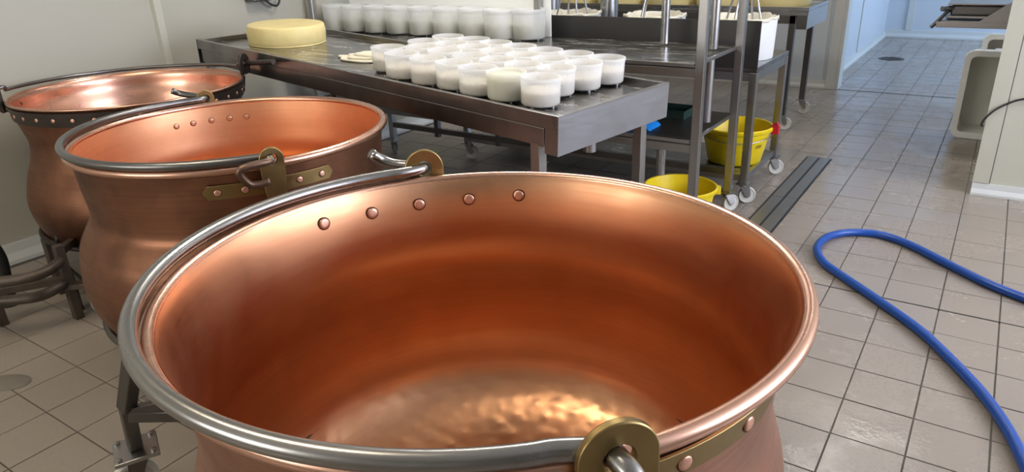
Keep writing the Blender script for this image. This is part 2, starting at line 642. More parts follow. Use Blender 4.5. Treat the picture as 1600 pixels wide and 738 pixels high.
wall_with_windows('wall_right', ROOM_R, ROOM_R + W_T, ROOM_N, 11.1, [WIN, FARWIN], 'wall_far')
for k, wn in enumerate((WIN, FARWIN)):
    fr = MB()
    x = ROOM_R + 0.02
    for a, b in ((wn[0], wn[0] + 0.05), (wn[1] - 0.05, wn[1]), ((wn[0] + wn[1]) / 2 - 0.03, (wn[0] + wn[1]) / 2 + 0.03)):
        fr.box((x, a, wn[2]), (x + 0.05, b, wn[3]))
    for a, b in ((wn[2], wn[2] + 0.05), (wn[3] - 0.05, wn[3])):
        fr.box((x, wn[0], a), (x + 0.05, wn[1], b))
    struct(fr.build('window_%d' % (k + 1), 'trim'))
wall('wall_back', (ROOM_L, 7.2, 0), (-1.20, 7.2 + W_T, ROOM_H), 'wall_far')
wall('wall_back_side', (0.9, 7.2, 0), (ROOM_R, 7.2 + W_T, ROOM_H), 'wall_far')
wall('wall_next_room_left', (-1.35 - W_T, 7.2 + W_T, 0), (-1.35, 11.1, ROOM_H), 'wall_far')
wall('wall_next_room_back', (-1.5, 11.1, 0), (ROOM_R, 11.1 + W_T, ROOM_H), 'wall_far')
wall('wall_partition', (0.012, 4.53, 0), (ROOM_R, 4.65, ROOM_H), 'wall_right')
struct(MB().box((ROOM_L - 0.2, ROOM_N - 0.2, ROOM_H), (ROOM_R + 0.2, 11.3, ROOM_H + 0.1)).build('ceiling', 'ceiling'))


def cove(name, a, b, n, h, d, mat='trim', slope=0.5):
    """skirting strip from a to b; n points into the room"""
    a, b, n = Vector((*a, 0)), Vector((*b, 0)), Vector((*n, 0))
    ax = (b - a).normalized()
    L = (b - a).length
    m = MB()
    m.prism([(0, 0), (d, 0), (d, h * 0.2), (d * 0.55, h * 0.55), (d * 0.45, h), (0, h)], a, n, Vector((0, 0, 1)), ax, 0, L)
    return struct(m.build(name, mat))


cove('baseboard_left', (ROOM_L, ROOM_N), (ROOM_L, 7.2), (1, 0), 0.10, 0.03)
cove('baseboard_back', (ROOM_L, 7.2), (-1.20, 7.2), (0, -1), 0.08, 0.03)
cove('baseboard_partition', (0.012, 4.53), (ROOM_R, 4.53), (0, -1), 0.065, 0.03)
cove('baseboard_next_room_left', (-1.35, 7.32), (-1.35, 11.1), (1, 0), 0.08, 0.03)
cove('baseboard_next_room_back', (-1.35, 11.1), (ROOM_R, 11.1), (0, -1), 0.10, 0.04)
# joint cover strips on the wall panels
struct(MB().prism([(0, 0), (0.06, 0), (0.050, 0.022), (0.010, 0.022)], (ROOM_L, 2.275, 0.1), (0, 1, 0), (1, 0, 0), (0, 0, 1), 0, ROOM_H - 0.1).build('trim_1', 'wall_right'))
struct(MB().box((0.010, 4.517, 0.068), (0.088, 4.53, ROOM_H)).build('trim_2', 'wall_right'))
struct(MB().box((0.0885, 4.5285, 0.066), (0.0915, 4.5302, ROOM_H)).build('trim_3', 'black'))
struct(MB().box((-1.10, 11.075, 0.1), (-1.02, 11.1, ROOM_H)).build('trim_4', 'trim'))
struct(MB().box((-1.35, 9.0, 0.08), (-1.338, 9.05, ROOM_H)).build('trim_5', 'trim'))
# door jamb of the opening to the next room
jm = MB()
jm.box((-1.215, 7.165, 0), (-1.185, 7.345, 2.2))
jm.box((-1.30, 7.165, 0), (-1.215, 7.1995, 2.2))
struct(jm.build('trim_6', 'trim', bevel=0.004))
struct(MB().box((-1.46, 7.187, 0.08), (-1.335, 7.1995, 2.4)).build('trim_7', 'wall_far'))
struct(MB().box((-1.2, 7.19, -0.002), (0.9, 7.205, 0.0015)).build('trim_8', 'black'))

# ceiling lamps
for k, (x, y, glow, tint) in enumerate(LAMPS):
    where = ['over the front kettles', 'over the draining table', 'over the cheese table by the back wall', 'added to brighten the crates and floor behind the partition'][k]
    t = thing('ceiling_lamp', 'long white ceiling strip lamp ' + where, 'lamp', (x, y, ROOM_H), 0, 'ceiling lamps')
    MB().box((-0.65, -0.16, -0.06), (0.65, 0.16, 0)).build('housing', 'trim', t)
    MB().box((-0.62, -0.13, -0.075), (0.62, 0.13, -0.0605)).build('diffuser', emission('lamp_glow', tint, glow), t)

# ------------------------------------------------------------------ floor drain channel
dr = thing('drain_channel', 'long steel floor drain channel with two cover strips between rack and hose', 'drain', (-0.852, 3.4, 0))
MB().box((-0.078, -1.2, -0.004), (0.078, 1.455, 0.0022)).build('channel', 'black', dr)
for k in range(3):
    y0 = -1.195 + 0.885 * k
    for s in (-1, 1):
        x0, x1 = (-0.066, -0.007) if s < 0 else (0.007, 0.066)
        MB().box((x0, y0, 0.0), (x1, y0 + 0.878, 0.005)).build('cover_strip', 'steel', dr, bevel=0.001)
rd = thing('floor_drain', 'round floor drain in the next room beyond the doorway', 'drain', (-1.0, 9.19, 0))
MB().lathe([(0, -0.002), (0.13, -0.002), (0.13, 0.003), (0.10, 0.003), (0.095, -0.001), (0, -0.001)], 40).build('ring', 'iron', rd, 40)
for k in range(7):
    y = -0.075 + k * 0.025
    w = math.sqrt(0.097 ** 2 - y * y)
    MB().box((-w, y - 0.004, 0), (w, y + 0.004, 0.0025)).build('bar', 'steel_dark', rd)
cv = MB()
cv.lathe([(0, 0.004), (0.05, 0.004), (0.058, 0.001), (0.058, -0.001), (0, -0.001)], 32)
o = cv.build('floor_cover', 'stone', None, 40, loc=(-2.72, 0.76, 0.001))
o.scale = (1.5, 0.9, 1)
o.rotation_euler = (0, 0, 0.5)
tag(o, 'small flat oval metal cover plate on the tiles near the kettle trolley', 'cover plate')

# ------------------------------------------------------------------ kettles


def polar(r, deg, z=0.0):
    a = math.radians(deg)
    return Vector((r * math.cos(a), r * math.sin(a), z))


def rivet_mesh(R=0.0132, h=0.0042):
    m = MB()
    m.lathe([(R, 0), (R * 0.97, h * 0.55), (R * 0.86, h * 0.88), (R * 0.5, h), (0, h)], 20)
    return m.mesh('rivet', 'rivet', 60)


RIV = rivet_mesh()
_s = MB().lathe([(0, 0.0), (0.0152, 0.0), (0.0152, 0.0012), (0, 0.0012)], 20)
SEAT = _s.mesh('rivet_seat', 'rivet_seat', 40)


def put_rivet(parent, pos, normal, k=1.0, seat=True):
    for me, nm in ((RIV, 'rivet'), (SEAT, 'rivet_seat')) if seat else ((RIV, 'rivet'),):
        o = D.objects.new(nm, me)
        COL.objects.link(o)
        o.parent = parent
        o.location = pos
        o.rotation_euler = Vector(normal).to_track_quat('Z', 'Y').to_euler()
        o.scale = (k, k, k)


def wall_r(prof, z):
    for (r0, z0), (r1, z1) in zip(prof, prof[1:]):
        if min(z0, z1) <= z <= max(z0, z1) and abs(z1 - z0) > 1e-6:
            return r0 + (r1 - r0) * (z - z0) / (z1 - z0)
    return prof[0][0]


def kettle_body(root, prof_pts, mats, seg=160, thick=0.004):
    prof = profile_spline(prof_pts, 6)
    # outer side from rim to bottom, then the inner side back up
    inner = []
    for i, (r, z) in enumerate(prof):
        a = prof[max(0, i - 1)]
        b = prof[min(len(prof) - 1, i + 1)]
        d = Vector((b[0] - a[0], b[1] - a[1]))
        d.normalize()
        n = Vector((d.y, -d.x))          # towards axis / up
        if i == len(prof) - 1:
            inner.append((0.0, z + thick))
        else:
            inner.append((max(0.001, r + n.x * thick), z + n.y * thick))
    full = prof + inner[::-1]
    mis = [0] * (len(prof) - 1) + [0] + [1] * (len(inner) - 1)
    m = MB()
    m.lathe(full, seg, mis=mis)
    o = m.build('body', mats, root, 180)
    return o, prof, inner


def arc_plate(root, name, mat, prof, zc, hw, a0, a1, out=0.0015, t=0.004, n=28, roundend=True):
    """strip of metal that follows the outside of the kettle wall"""
    m = MB()
    verts, faces = [], []
    for i in range(n + 1):
        a = a0 + (a1 - a0) * i / n
        edge = min(i, n - i) / n * abs(a1 - a0) * PI / 180 * prof[0][0]
        h = hw if not roundend or edge >= hw else math.sqrt(max(0.0, hw ** 2 - (hw - edge) ** 2)) + 0.002
        for z, o_ in ((zc + h, out), (zc + h, out + t), (zc - h, out + t), (zc - h, out)):
            verts.append(polar(wall_r(prof, z) + o_, a, z))
    for i in range(n):
        for k in range(4):
            l = (k + 1) % 4
            faces.append((i * 4 + k, i * 4 + l, (i + 1) * 4 + l, (i + 1) * 4 + k))
    faces += [(0, 1, 2, 3), (n * 4 + 3, n * 4 + 2, n * 4 + 1, n * 4)]
    m.add(verts, faces)
    return m.build(name, mat, root, 35, bevel=0.0012)


def lug(root, deg, r, zc, mat, R=0.045, drop=0.09, hole=0.017, t=0.012, name='lug', face=None):
    """upright plate with a round top and an eye, standing tangent to the rim"""
    rad = polar(1, deg if face is None else face)
    tan = Vector((-rad.y, rad.x, 0))
    pts = []
    for i in range(33):
        a = PI * i / 32
        pts.append((R * math.cos(a), R * math.sin(a)))
    pts += [(-R, -drop * 0.35), (-R * 0.9, -drop * 0.7), (-R * 0.8, -drop), (0, -drop * 1.05), (R * 0.8, -drop), (R * 0.9, -drop * 0.7), (R, -drop * 0.35)]
    m = MB()
    m.prism(pts, polar(r, deg, zc), tan, (0, 0, 1), rad, -t / 2, t / 2, hole=(0, 0, hole))
    return m.build(name, mat, root, 40, bevel=0.0022)


# ---- front kettle
K1 = (-0.707, 0.933)
P1 = [(0.5415, 0.852), (0.5335, 0.828), (0.525, 0.790), (0.516, 0.735), (0.5115, 0.680), (0.5135, 0.632), (0.527, 0.580), (0.543, 0.52), (0.547, 0.45),
      (0.536, 0.375), (0.504, 0.300), (0.444, 0.238), (0.345, 0.192), (0.195, 0.166), (0.0, 0.158)]
k1 = thing('copper_kettle', 'largest polished copper kettle in front, with a thick steel bail resting on its rim', 'kettle', (*K1, 0), math.radians(34), 'copper cheese kettles')
k1.scale = (1.013, 0.988, 1.0)      # the rim is slightly out of round; angles below count from its long axis
body, prof1, inner1 = kettle_body(k1, P1, ['copper_out_near', 'copper_in'], 192)
MB().tube([polar(0.548, 2 * i, 0.846) for i in range(180)], 0.0125, 16, True).build('rim_bead', 'copper_bead', k1, 180)
for deg in (106.0, -73.5):
    # bracket strip with its rivets
    bz = 0.783
    br = arc_plate(k1, 'bracket', 'brass', prof1, bz, 0.023, deg - 36, deg + 34.5, 0.002, 0.006)
    for i, da in enumerate((-27, -13.5, 0, 13, 26.5)):
        rr = wall_r(prof1, bz) + 0.008
        put_rivet(br, polar(rr, deg + da, bz), polar(1, deg + da), 0.85)
        zi = 0.798 + (0.006 if abs(da) > 20 else 0)
        ri = wall_r(inner1, zi)
        put_rivet(k1, polar(ri - 0.0012, deg + da + 3, zi), -polar(1, deg + da + 3) + Vector((0, 0, 0.12)), 1.0)
    lug(k1, deg, 0.578, 0.872, 'brass', 0.048, 0.105, 0.0185)
# bail: from the back eye round the near side to the front eye
path = []
a0, a1 = 106.0, 286.5
Z = 0.874
path += [polar(0.634, 117, Z + 0.037), polar(0.638, 114.6, Z + 0.016), polar(0.626, 112, Z + 0.003), polar(0.606, 108.6, Z), polar(0.588, 106.2, Z), polar(0.566, 107, Z)]
for i in range(2, 59):
    a = a0 + (a1 - a0) * i / 60
    path.append(polar(0.550 + 0.017 * math.sin(PI * i / 60), a, Z))
path += [polar(0.566, 285.5, Z), polar(0.588, 286.3, Z), polar(0.608, 286.8, Z - 0.006), polar(0.622, 287, Z - 0.03), polar(0.624, 287, Z - 0.065)]
MB().tube(spline(path, 4), 0.0138, 16).build('bail', 'bail', k1, 180)

# ---- middle kettle
K2 = (-2.05, 1.40)
P2 = [(0.4795, 0.852), (0.4775, 0.825), (0.475, 0.795), (0.470, 0.735), (0.464, 0.675), (0.468, 0.635), (0.492, 0.595), (0.518, 0.545), (0.532, 0.47), (0.530, 0.40),
      (0.512, 0.33), (0.470, 0.262), (0.39, 0.205), (0.27, 0.17), (0.13, 0.158), (0.0, 0.156)]
k2 = thing('copper_kettle', 'middle copper kettle with brown patina and a hooked iron bail end on a brass bracket', 'kettle', (*K2, 0), 0, 'copper cheese kettles')
body, prof2, inner2 = kettle_body(k2, P2, ['copper_out', 'copper_in_mid'], 160)
MB().tube([polar(0.486, 2 * i, 0.846) for i in range(180)], 0.0125, 14, True).build('rim_bead', 'copper_bead', k2, 180)
for deg in (154.8, -25.4):
    bz = 0.785
    br = arc_plate(k2, 'bracket', 'brass', prof2, bz, 0.021, deg - 22, deg + 22, 0.002, 0.006)
    for da in (-17.5, -9, 0, 9, 17.5):
        put_rivet(br, polar(wall_r(prof2, bz) + 0.008, deg + da, bz - (0.012 if da == 0 else 0)), polar(1, deg + da), 0.72)
        zi = 0.79
        put_rivet(k2, polar(wall_r(inner2, zi) - 0.001, deg + da * 0.9, zi), -polar(1, deg + da * 0.9), 0.7, True)
    lug(k2, deg, 0.512, 0.868, 'brass', 0.033, 0.115, 0.0145, 0.010)
a0, a1 = 154.8, 334.6
Z = 0.871
path = [polar(0.655, 163.5, Z + 0.02), polar(0.645, 161, Z + 0.006), polar(0.60, 158, Z), polar(0.556, 156, Z), polar(0.522, 155, Z), polar(0.496, 156, Z)]
for i in range(2, 59):
    a = a0 + (a1 - a0) * i / 60
    path.append(polar(0.489 + 0.005 * math.sin(PI * i / 60), a, Z))
path += [polar(0.496, 333.4, Z), polar(0.512, 334.4, Z), polar(0.540, 333.5, Z)]
MB().tube(spline(path, 4), 0.0118, 14).build('bail', 'bail_dark', k2, 180)
hk = [polar(0.516, 334.5, Z), polar(0.545, 333.0, Z), polar(0.556, 327.5, Z - 0.002), polar(0.556, 325.0, Z - 0.012), polar(0.551, 325.6, Z - 0.035), polar(0.546, 327.2, Z - 0.054), polar(0.543, 329.5, Z - 0.058), polar(0.541, 332.5, Z - 0.055)]
MB().tube(spline(hk, 5), 0.0102, 12).build('hook', 'iron_brown', k2, 180)

# ---- far kettle
K3 = (-3.21, 1.715)
P3 = [(0.474, 0.842), (0.466, 0.82), (0.461, 0.775), (0.447, 0.72), (0.437, 0.665), (0.449, 0.593), (0.484, 0.50), (0.506, 0.40), (0.488, 0.30),
      (0.452, 0.235), (0.38, 0.19), (0.26, 0.162), (0.12, 0.152), (0.0, 0.15)]
k3 = thing('copper_kettle', 'far copper kettle against the wall with a riveted black iron band under its rim', 'kettle', (*K3, 0), 0, 'copper cheese kettles')
body, prof3, inner3 = kettle_body(k3, P3, ['copper_out', 'copper_in_far'], 144)
MB().tube([polar(0.473, 2.5 * i, 0.841) for i in range(144)], 0.006, 10, True).build('rim_bead', 'copper_bead', k3, 180)
bz = 0.800
m = MB()
m.lathe([(wall_r(prof3, z) + o_, z) for z, o_ in ((0.828, 0.002), (0.828, 0.008), (0.772, 0.008), (0.772, 0.002), (0.828, 0.002))], 144)
band = m.build('iron_band', 'iron', k3, 35)
for i in range(36):
    put_rivet(band, polar(wall_r(prof3, bz) + 0.008, i * 10 + 3, bz), polar(1, i * 10 + 3), 0.62, False)
for deg in (61.0, 241.0):
    if deg < 90:
        lug(k3, deg, 0.494, 0.897, 'iron', 0.046, 0.050, 0.012, 0.010, face=24)
        arc_plate(k3, 'lug_strap', 'iron', prof3, 0.805, 0.035, deg - 4, deg + 4, 0.0085, 0.006, 10, False)
    else:
        lug(k3, deg, 0.494, 0.895, 'iron', 0.03, 0.10, 0.012, 0.012)
Z = 0.895
path = [polar(0.626, 41.5, Z + 0.022), polar(0.55, 51, Z + 0.010), polar(0.50, 61, Z)]
path += [polar(0.47, 62.5, Z)]
for i in range(2, 59):
    a = 61 + 180 * i / 60
    path.append(polar(0.474 + 0.012 * math.sin(PI * i / 60), a, Z - 0.038 * math.sin(PI * i / 60) ** 0.4))
path += [polar(0.47, 239.5, Z), polar(0.50, 241, Z), polar(0.58, 242, Z)]
MB().tube(spline(path, 3), 0.0085, 10).build('bail', 'bail_dark', k3, 180)
MB().tube([polar(0.512, 58.0, Z + 0.003), polar(0.636, 40.2, Z + 0.024)], 0.0125, 12).build('bail_grip', 'iron', k3, 40)
MB().tube([polar(0.508, 241, Z), polar(0.60, 242, Z)], 0.0135, 12).build('bail_grip', 'iron', k3, 40)
MB().tube(spline([polar(0.462, 226, 0.80), polar(0.50, 224, 0.806), polar(0.525, 227, 0.80), polar(0.52, 231, 0.79), polar(0.475, 233, 0.795)], 5), 0.012, 10).build('hook', 'iron', k3, 180)

# ------------------------------------------------------------------ caster wheels as parts


def caster(parent, x, y, top, rad=0.048, ang=0.4, wheel='wheel', fork='steel'):
    m = MB()
    m.box((-0.035, -0.035, top - 0.006), (0.035, 0.035, top))
    c, s = math.cos(ang), math.sin(ang)
    off = 0.022
    fwd, side = Vector((c, s, 0)), Vector((-s, c, 0))
    ctr = fwd * off + Vector((0, 0, rad))
    m.lathe([(0, 0), (0.02, 0), (0.02, 0.016), (0, 0.016)], 16, (0, 0, top - 0.022))
    for sg in (-1, 1):
        m.prism([(-0.022, top - 0.016), (0.030, top - 0.016), (off + 0.016, rad), (off, rad - 0.014), (off - 0.014, rad)], side * (sg * 0.019), fwd, (0, 0, 1), side, -0.0015, 0.0015)
    cs = m.build('caster', fork, parent, 40, loc=(x, y, 0))
    w = MB()
    R = rad
    w.lathe([(0, -0.013), (R * 0.35, -0.013), (R * 0.36, -0.010), (R * 0.8, -0.010), (R * 0.85, -0.013), (R * 0.96, -0.012), (R, -0.006), (R, 0.006), (R * 0.96, 0.012), (R * 0.85, 0.013), (R * 0.8, 0.010), (R * 0.36, 0.010), (R * 0.35, 0.013), (0, 0.013)], 28, ctr, side)
    w.build('wheel', wheel, cs, 40)
    return cs


# ---- trolleys and stands under the kettles


def stand_ring(root, prof, z, mat='steel_dark', r=0.014):
    rr = wall_r(prof, z) + r + 0.001
    MB().tube([polar(rr, 5 * i, z) for i in range(72)], r, 10, True).build('ring', mat, root, 180)
    return rr


t1 = thing('kettle_trolley', 'steel trolley with an outrigger caster leg carrying the front copper kettle', 'trolley', (*K1, 0))
ring_r = stand_ring(t1, prof1, 0.30)
leg_pts = [(-1.745, 0.712, 0.165), (-1.70, 0.70, 0.32), (-1.60, 0.705, 0.50)]
kv = Vector((*K1, 0))
L = [Vector(p) - kv for p in leg_pts]
m = MB()
m.bar(L[0], L[1], 0.034, 0.034)
m.bar(L[1] - (L[1] - L[0]).normalized() * 0.006, L[2], 0.036, 0.036)
m.bar(L[2], polar(0.578, 199, 0.57), 0.034, 0.034)
m.build('leg', 'steel_dark', t1, bevel=0.003)
m = MB()
m.bar(L[1] + Vector((0, 0, -0.02)), Vector((-0.62, 0.12, 0.36)), 0.022, 0.03)
m.build('brace', 'steel_dark', t1, bevel=0.002)
m = MB()
m.bar(L[1] + Vector((0, 0, -0.03)), Vector((-0.50, 0.20, 0.21)), 0.022, 0.03)
m.build('brace', 'steel_dark', t1, bevel=0.002)
pl = MB()
pl.frame_box((L[0].x, L[0].y, 0.155), (0.9, -0.43, 0), (0.43, 0.9, 0), (0, 0, 1), (-0.055, -0.055, -0.006), (0.055, 0.055, 0.006))
pl.build('caster_plate', 'steel', t1, bevel=0.002)
for ax, ay in ((-0.042, -0.042), (0.042, -0.042), (-0.042, 0.042), (0.042, 0.042)):
    p = Vector((L[0].x, L[0].y, 0.161)) + Vector((0.9, -0.43, 0)) * ax + Vector((0.43, 0.9, 0)) * ay
    MB().lathe([(0.008, 0), (0.008, 0.006), (0.0, 0.008)], 8, p).build('bolt', 'bail', t1, 40)
caster(t1, L[0].x, L[0].y, 0.149, 0.062, -1.9, 'wheel', 'steel_dark')
for deg in (75, 315, 262):
    p = polar(ring_r, deg)
    m = MB()
    m.bar((p.x, p.y, 0.30), (p.x * 1.02, p.y * 1.02, 0.11), 0.034)
    m.build('leg', 'steel_dark', t1, bevel=0.003)
    caster(t1, p.x * 1.02, p.y * 1.02, 0.112, 0.048, math.radians(deg), 'wheel', 'steel_dark')

t2 = thing('kettle_trolley', 'low steel ring stand on casters under the middle copper kettle', 'trolley', (*K2, 0))
ring_r = stand_ring(t2, prof2, 0.28)
for deg in (5, 60, 120, 306):
    p = polar(ring_r, deg)
    m = MB()
    m.bar((p.x, p.y, 0.285), (p.x, p.y, 0.11), 0.034)
    m.build('leg', 'steel_dark', t2, bevel=0.003)
    caster(t2, p.x, p.y, 0.112, 0.048, math.radians(deg), 'wheel_grey', 'steel_dark')

t3 = thing('burner_stand', 'rusty pipe burner stand with curved bars under the far copper kettle', 'stand', (*K3, 0))
k3v = Vector((*K3, 0))
ring_r = stand_ring(t3, prof3, 0.26, 'iron')
for deg in (30, 150, 260, 320):
    p = polar(ring_r, deg)
    m = MB()
    m.bar((p.x, p.y, 0.265), (p.x, p.y, 0.0), 0.036)
    m.build('leg', 'iron_pipe', t3, bevel=0.002)
for z, q in ((0.275, [(-3.07, 0.80), (-2.97, 0.905), (-2.90, 0.985), (-2.90, 1.06), (-2.95, 1.13)]), (0.165, [(-3.15, 0.85), (-3.04, 0.935), (-2.96, 1.02), (-2.97, 1.10), (-3.0, 1.16)])):
    MB().tube(spline([Vector((x, y, z)) - k3v for x, y in q], 6), 0.021, 12).build('curved_bar', 'iron_pipe', t3, 180)
for x, y, h in ((-2.985, 1.15, 0.33), (-3.205, 0.955, 0.165), (-3.06, 1.185, 0.17)):
    m = MB()
    m.bar(Vector((x, y, 0)) - k3v, Vector((x, y, h)) - k3v, 0.034)
    m.build('post', 'iron_pipe', t3, bevel=0.002)
m = MB()
m.bar(Vector((-2.985, 1.15, 0.15)) - k3v, Vector((-2.80, 1.33, 0.15)) - k3v, 0.05, 0.02)
m.bar(Vector((-2.985, 1.15, 0.30)) - k3v, Vector((-3.21, 1.38, 0.28)) - k3v, 0.03, 0.03)
m.bar(Vector((-3.205, 0.955, 0.15)) - k3v, Vector((-3.06, 1.185, 0.15)) - k3v, 0.03, 0.03)
m.build('frame', 'iron_pipe', t3, bevel=0.002)
caster(t3, -2.93 - K3[0], 1.22 - K3[1], 0.142, 0.055, 0.8, 'wheel_grey', 'steel_dark')
MB().tube(spline([Vector(p) - k3v for p in ((-3.02, 1.17, 0.34), (-3.10, 1.20, 0.32), (-3.16, 1.22, 0.20), (-3.10, 1.26, 0.10), (-3.0, 1.26, 0.2))], 6), 0.007, 8).build('gas_line', 'black', t3, 180)
go = thing('gas_hose', 'black rubber hose standing beside the burner stand at the picture edge', 'hose')
MB().tube(spline([(-3.39, 1.06, 0.012), (-3.375, 1.065, 0.12), (-3.36, 1.06, 0.26), (-3.42, 1.00, 0.42)], 8), 0.028, 12).build('hose_body', 'black', go, 180)
m = MB()
m.lathe([(0, 0), (0.045, 0), (0.045, 0.02), (0.028, 0.03), (0, 0.03)], 20, (-3.39, 1.06, 0))
m.build('foot', 'black', go, 40)

# ------------------------------------------------------------------ draining table
TB = Vector((-1.124, 1.93, 0.87))
U = Vector((-0.988317, 0.147266, 0.039271))
V = Vector((0.147393, 0.989078, 0.000353))
N = Vector((0.03879, -0.006137, 0.999229))
TL, TW = 2.444, 0.678
tb = thing('draining_table', 'long sloping stainless draining table full of white moulds beside the kettles', 'table', (TB.x, TB.y, 0))
o0 = Vector((0, 0, TB.z))
m = MB()
m.frame_box(o0, U, V, N, (0.004, 0.004, -0.028), (TL - 0.004, TW - 0.004, -0.022))
m.build('tray_floor', 'steel_wet', tb)
m = MB()
for lo, hi in (((0, 0, -0.004), (TL, 0.020, 0)), ((0, TW - 0.020, -0.004), (TL, TW, 0)), ((0, 0.020, -0.004), (0.020, TW - 0.020, 0)), ((TL - 0.020, 0.020, -0.004), (TL, TW - 0.020, 0))):
    m.frame_box(o0, U, V, N, lo, hi)
m.build('lip', 'steel_h', tb, bevel=0.0015)
for nm, lo, hi in (('side_panel', (0.002, 0.003, -0.048), (TL - 0.002, 0.006, -0.002)), ('side_panel', (0.002, TW - 0.006, -0.048), (TL - 0.002, TW - 0.003, -0.002)),
                   ('end_sheet', (0.001, 0.001, -0.134), (0.004, TW - 0.001, -0.002)), ('end_panel', (TL - 0.004, 0.001, -0.134), (TL - 0.001, TW - 0.001, -0.002))):
    MB().frame_box(o0, U, V, N, lo, hi).build(nm, 'steel_window_lit' if nm == 'end_sheet' else 'steel_h', tb)
MB().frame_box(o0, U, V, N, (0.004, 0.003, -0.134), (0.058, 0.006, -0.0485)).build('corner_plate', 'steel_h', tb)
for v0 in (0.006, TW - 0.046):
    MB().frame_box(o0, U, V, N, (0.065, v0, -0.115), (TL - 0.03, v0 + 0.04, -0.050)).build('rail', 'steel_h', tb, bevel=0.003)
for u0 in (0.085, TL - 0.09):
    MB().frame_box(o0, U, V, N, (u0, 0.046, -0.108), (u0 + 0.04, TW - 0.046, -0.068)).build('cross_rail', 'steel_h', tb, bevel=0.003)
Uh = Vector((U.x, U.y, 0)).normalized()
for u0 in (0.085, TL - 0.09):
    for v0 in (0.006, TW - 0.046):
        p = o0 + U * (u0 + 0.02) + V * (v0 + 0.02) + N * -0.11
        m = MB()
        m.frame_box((p.x, p.y, 0), Uh, Vector((-Uh.y, Uh.x, 0)), (0, 0, 1), (-0.02, -0.02, 0.02), (0.02, 0.02, p.z + 0.02))
        lg = m.build('leg', 'steel', tb, bevel=0.003)
        MB().lathe([(0, 0), (0.022, 0), (0.022, 0.008), (0.012, 0.012), (0.012, 0.03), (0, 0.03)], 16, (p.x, p.y, 0)).build('foot', 'black', lg, 40)
p = o0 + U * 0.17 + V * 0.40
MB().tube([p + N * -0.03, p + Vector((0, 0, -0.24))], 0.025, 20).build('drain_spout', 'tube', tb, 40)
m = MB()
m.bar((o0 + U * 1.25 + V * 0.03 + N * -0.11), (o0 + U * 1.25 + V * 0.03 + Vector((0, 0, -0.20))), 0.034)
m.build('bracket_stub', 'steel_dark', tb)


def on_table(u, v, h=0.0):
    return TB + U * u + V * v + N * (h - 0.022)


TILT = Matrix((U * -1, V * -1, N)).transposed().to_euler()

# ---- the moulds
MR, MH = 0.0705, 0.104


def mould_mesh(R=MR, H=MH, seg=40, name='mould_wall', mat='mould', foot=0.008, lipw=0.0025):
    m = MB()
    r0 = R * 0.955
    m.lathe([(0, foot), (r0 - 0.006, foot), (r0, foot + 0.006), (R * 0.985, H * 0.82), (R * 0.99, H * 0.86), (R + lipw * 0.4, H * 0.88), (R + lipw, H - 0.002), (R + lipw * 0.5, H),
             (R - 0.0025, H), (R - 0.004, H * 0.86), (r0 - 0.003, foot + 0.008), (r0 - 0.008, foot + 0.003), (0, foot + 0.003)], seg)
    return m.mesh(name, mat, 50)


def curd_mesh(R, z0, z1, mat, name='curd'):
    m = MB()
    m.lathe([(0, z0), (R * 0.955 - 0.006, z0), (R * 0.957 - 0.0045, z0 + 0.004), (R * 0.97 - 0.0045, z1 - 0.003), (R * 0.96 - 0.0065, z1), (0, z1 + 0.002)], 36)
    return m.mesh(name, mat, 50)


def mould(name, label, group, loc, rot, wall_me, curd_me, foot_h, foot_r, loose=True):
    t = thing(name, label, 'mould', loc, 0, group)
    t.rotation_euler = rot
    for nm, me in (('mould_wall', wall_me), ('curd', curd_me)):
        o = D.objects.new(nm, me)
        COL.objects.link(o)
        o.parent = t
    for k in range(4):
        o = D.objects.new('foot', FOOT)
        COL.objects.link(o)
        o.parent = t
        a = PI / 4 + k * PI / 2
        o.location = (foot_r * math.cos(a), foot_r * math.sin(a), 0)
    return t


_m = MB()
_m.lathe([(0, 0), (0.0045, 0), (0.006, 0.0095), (0, 0.0095)], 10)
FOOT = _m.mesh('foot', 'white_plastic', 40)
WALL, WALL_S = mould_mesh(), mould_mesh(mat='mould_solid')
CURDS = [curd_mesh(MR, 0.0115, h, 'curd') for h in (0.060, 0.066, 0.054)]
CURD_FULL = curd_mesh(MR, 0.0115, 0.092, 'curd_pale')
rows = [
    [(0.19, 0.138), (0.338, 0.124), (0.475, 0.118), (0.612, 0.130), (0.752, 0.124), (0.915, 0.130)],
    [(0.252, 0.300), (0.386, 0.272), (0.530, 0.284), (0.668, 0.276), (0.832, 0.288), (0.978, 0.292), (1.080, 0.192)],
    [(0.236, 0.442), (0.384, 0.424), (0.520, 0.419), (0.665, 0.426), (0.805, 0.430), (0.945, 0.434), (1.085, 0.40)],
    [(0.230, 0.586), (0.378, 0.580), (0.523, 0.566), (0.670, 0.572), (0.812, 0.574), (0.952, 0.580), (1.100, 0.56)],
]
ordn = ['first', 'second', 'third', 'fourth', 'fifth', 'sixth', 'seventh']
rown = ['row nearest the kettles', 'second row from the kettles', 'third row from the kettles', 'back row by the steel rack']
for j, row in enumerate(rows):
    for i, (u, v) in enumerate(row):
        full = (j == 0 and i == 1)
        if full:
            lb = 'opaque white mould filled to the brim with yellowish curd at the table front'
        else:
            lb = 'white cheese mould, %s from the drain end in the %s' % (ordn[i], rown[j])
        wm = WALL_S if full else WALL
        cm = CURD_FULL if full else CURDS[(i + j) % 3]
        t = mould('cheese_mould', lb, 'cheese moulds on the draining table', on_table(u, v, 0.0005), TILT, wm, cm, 0.008, 0.052)
        t.rotation_euler.rotate_axis('Z', random.uniform(0, 6.28))

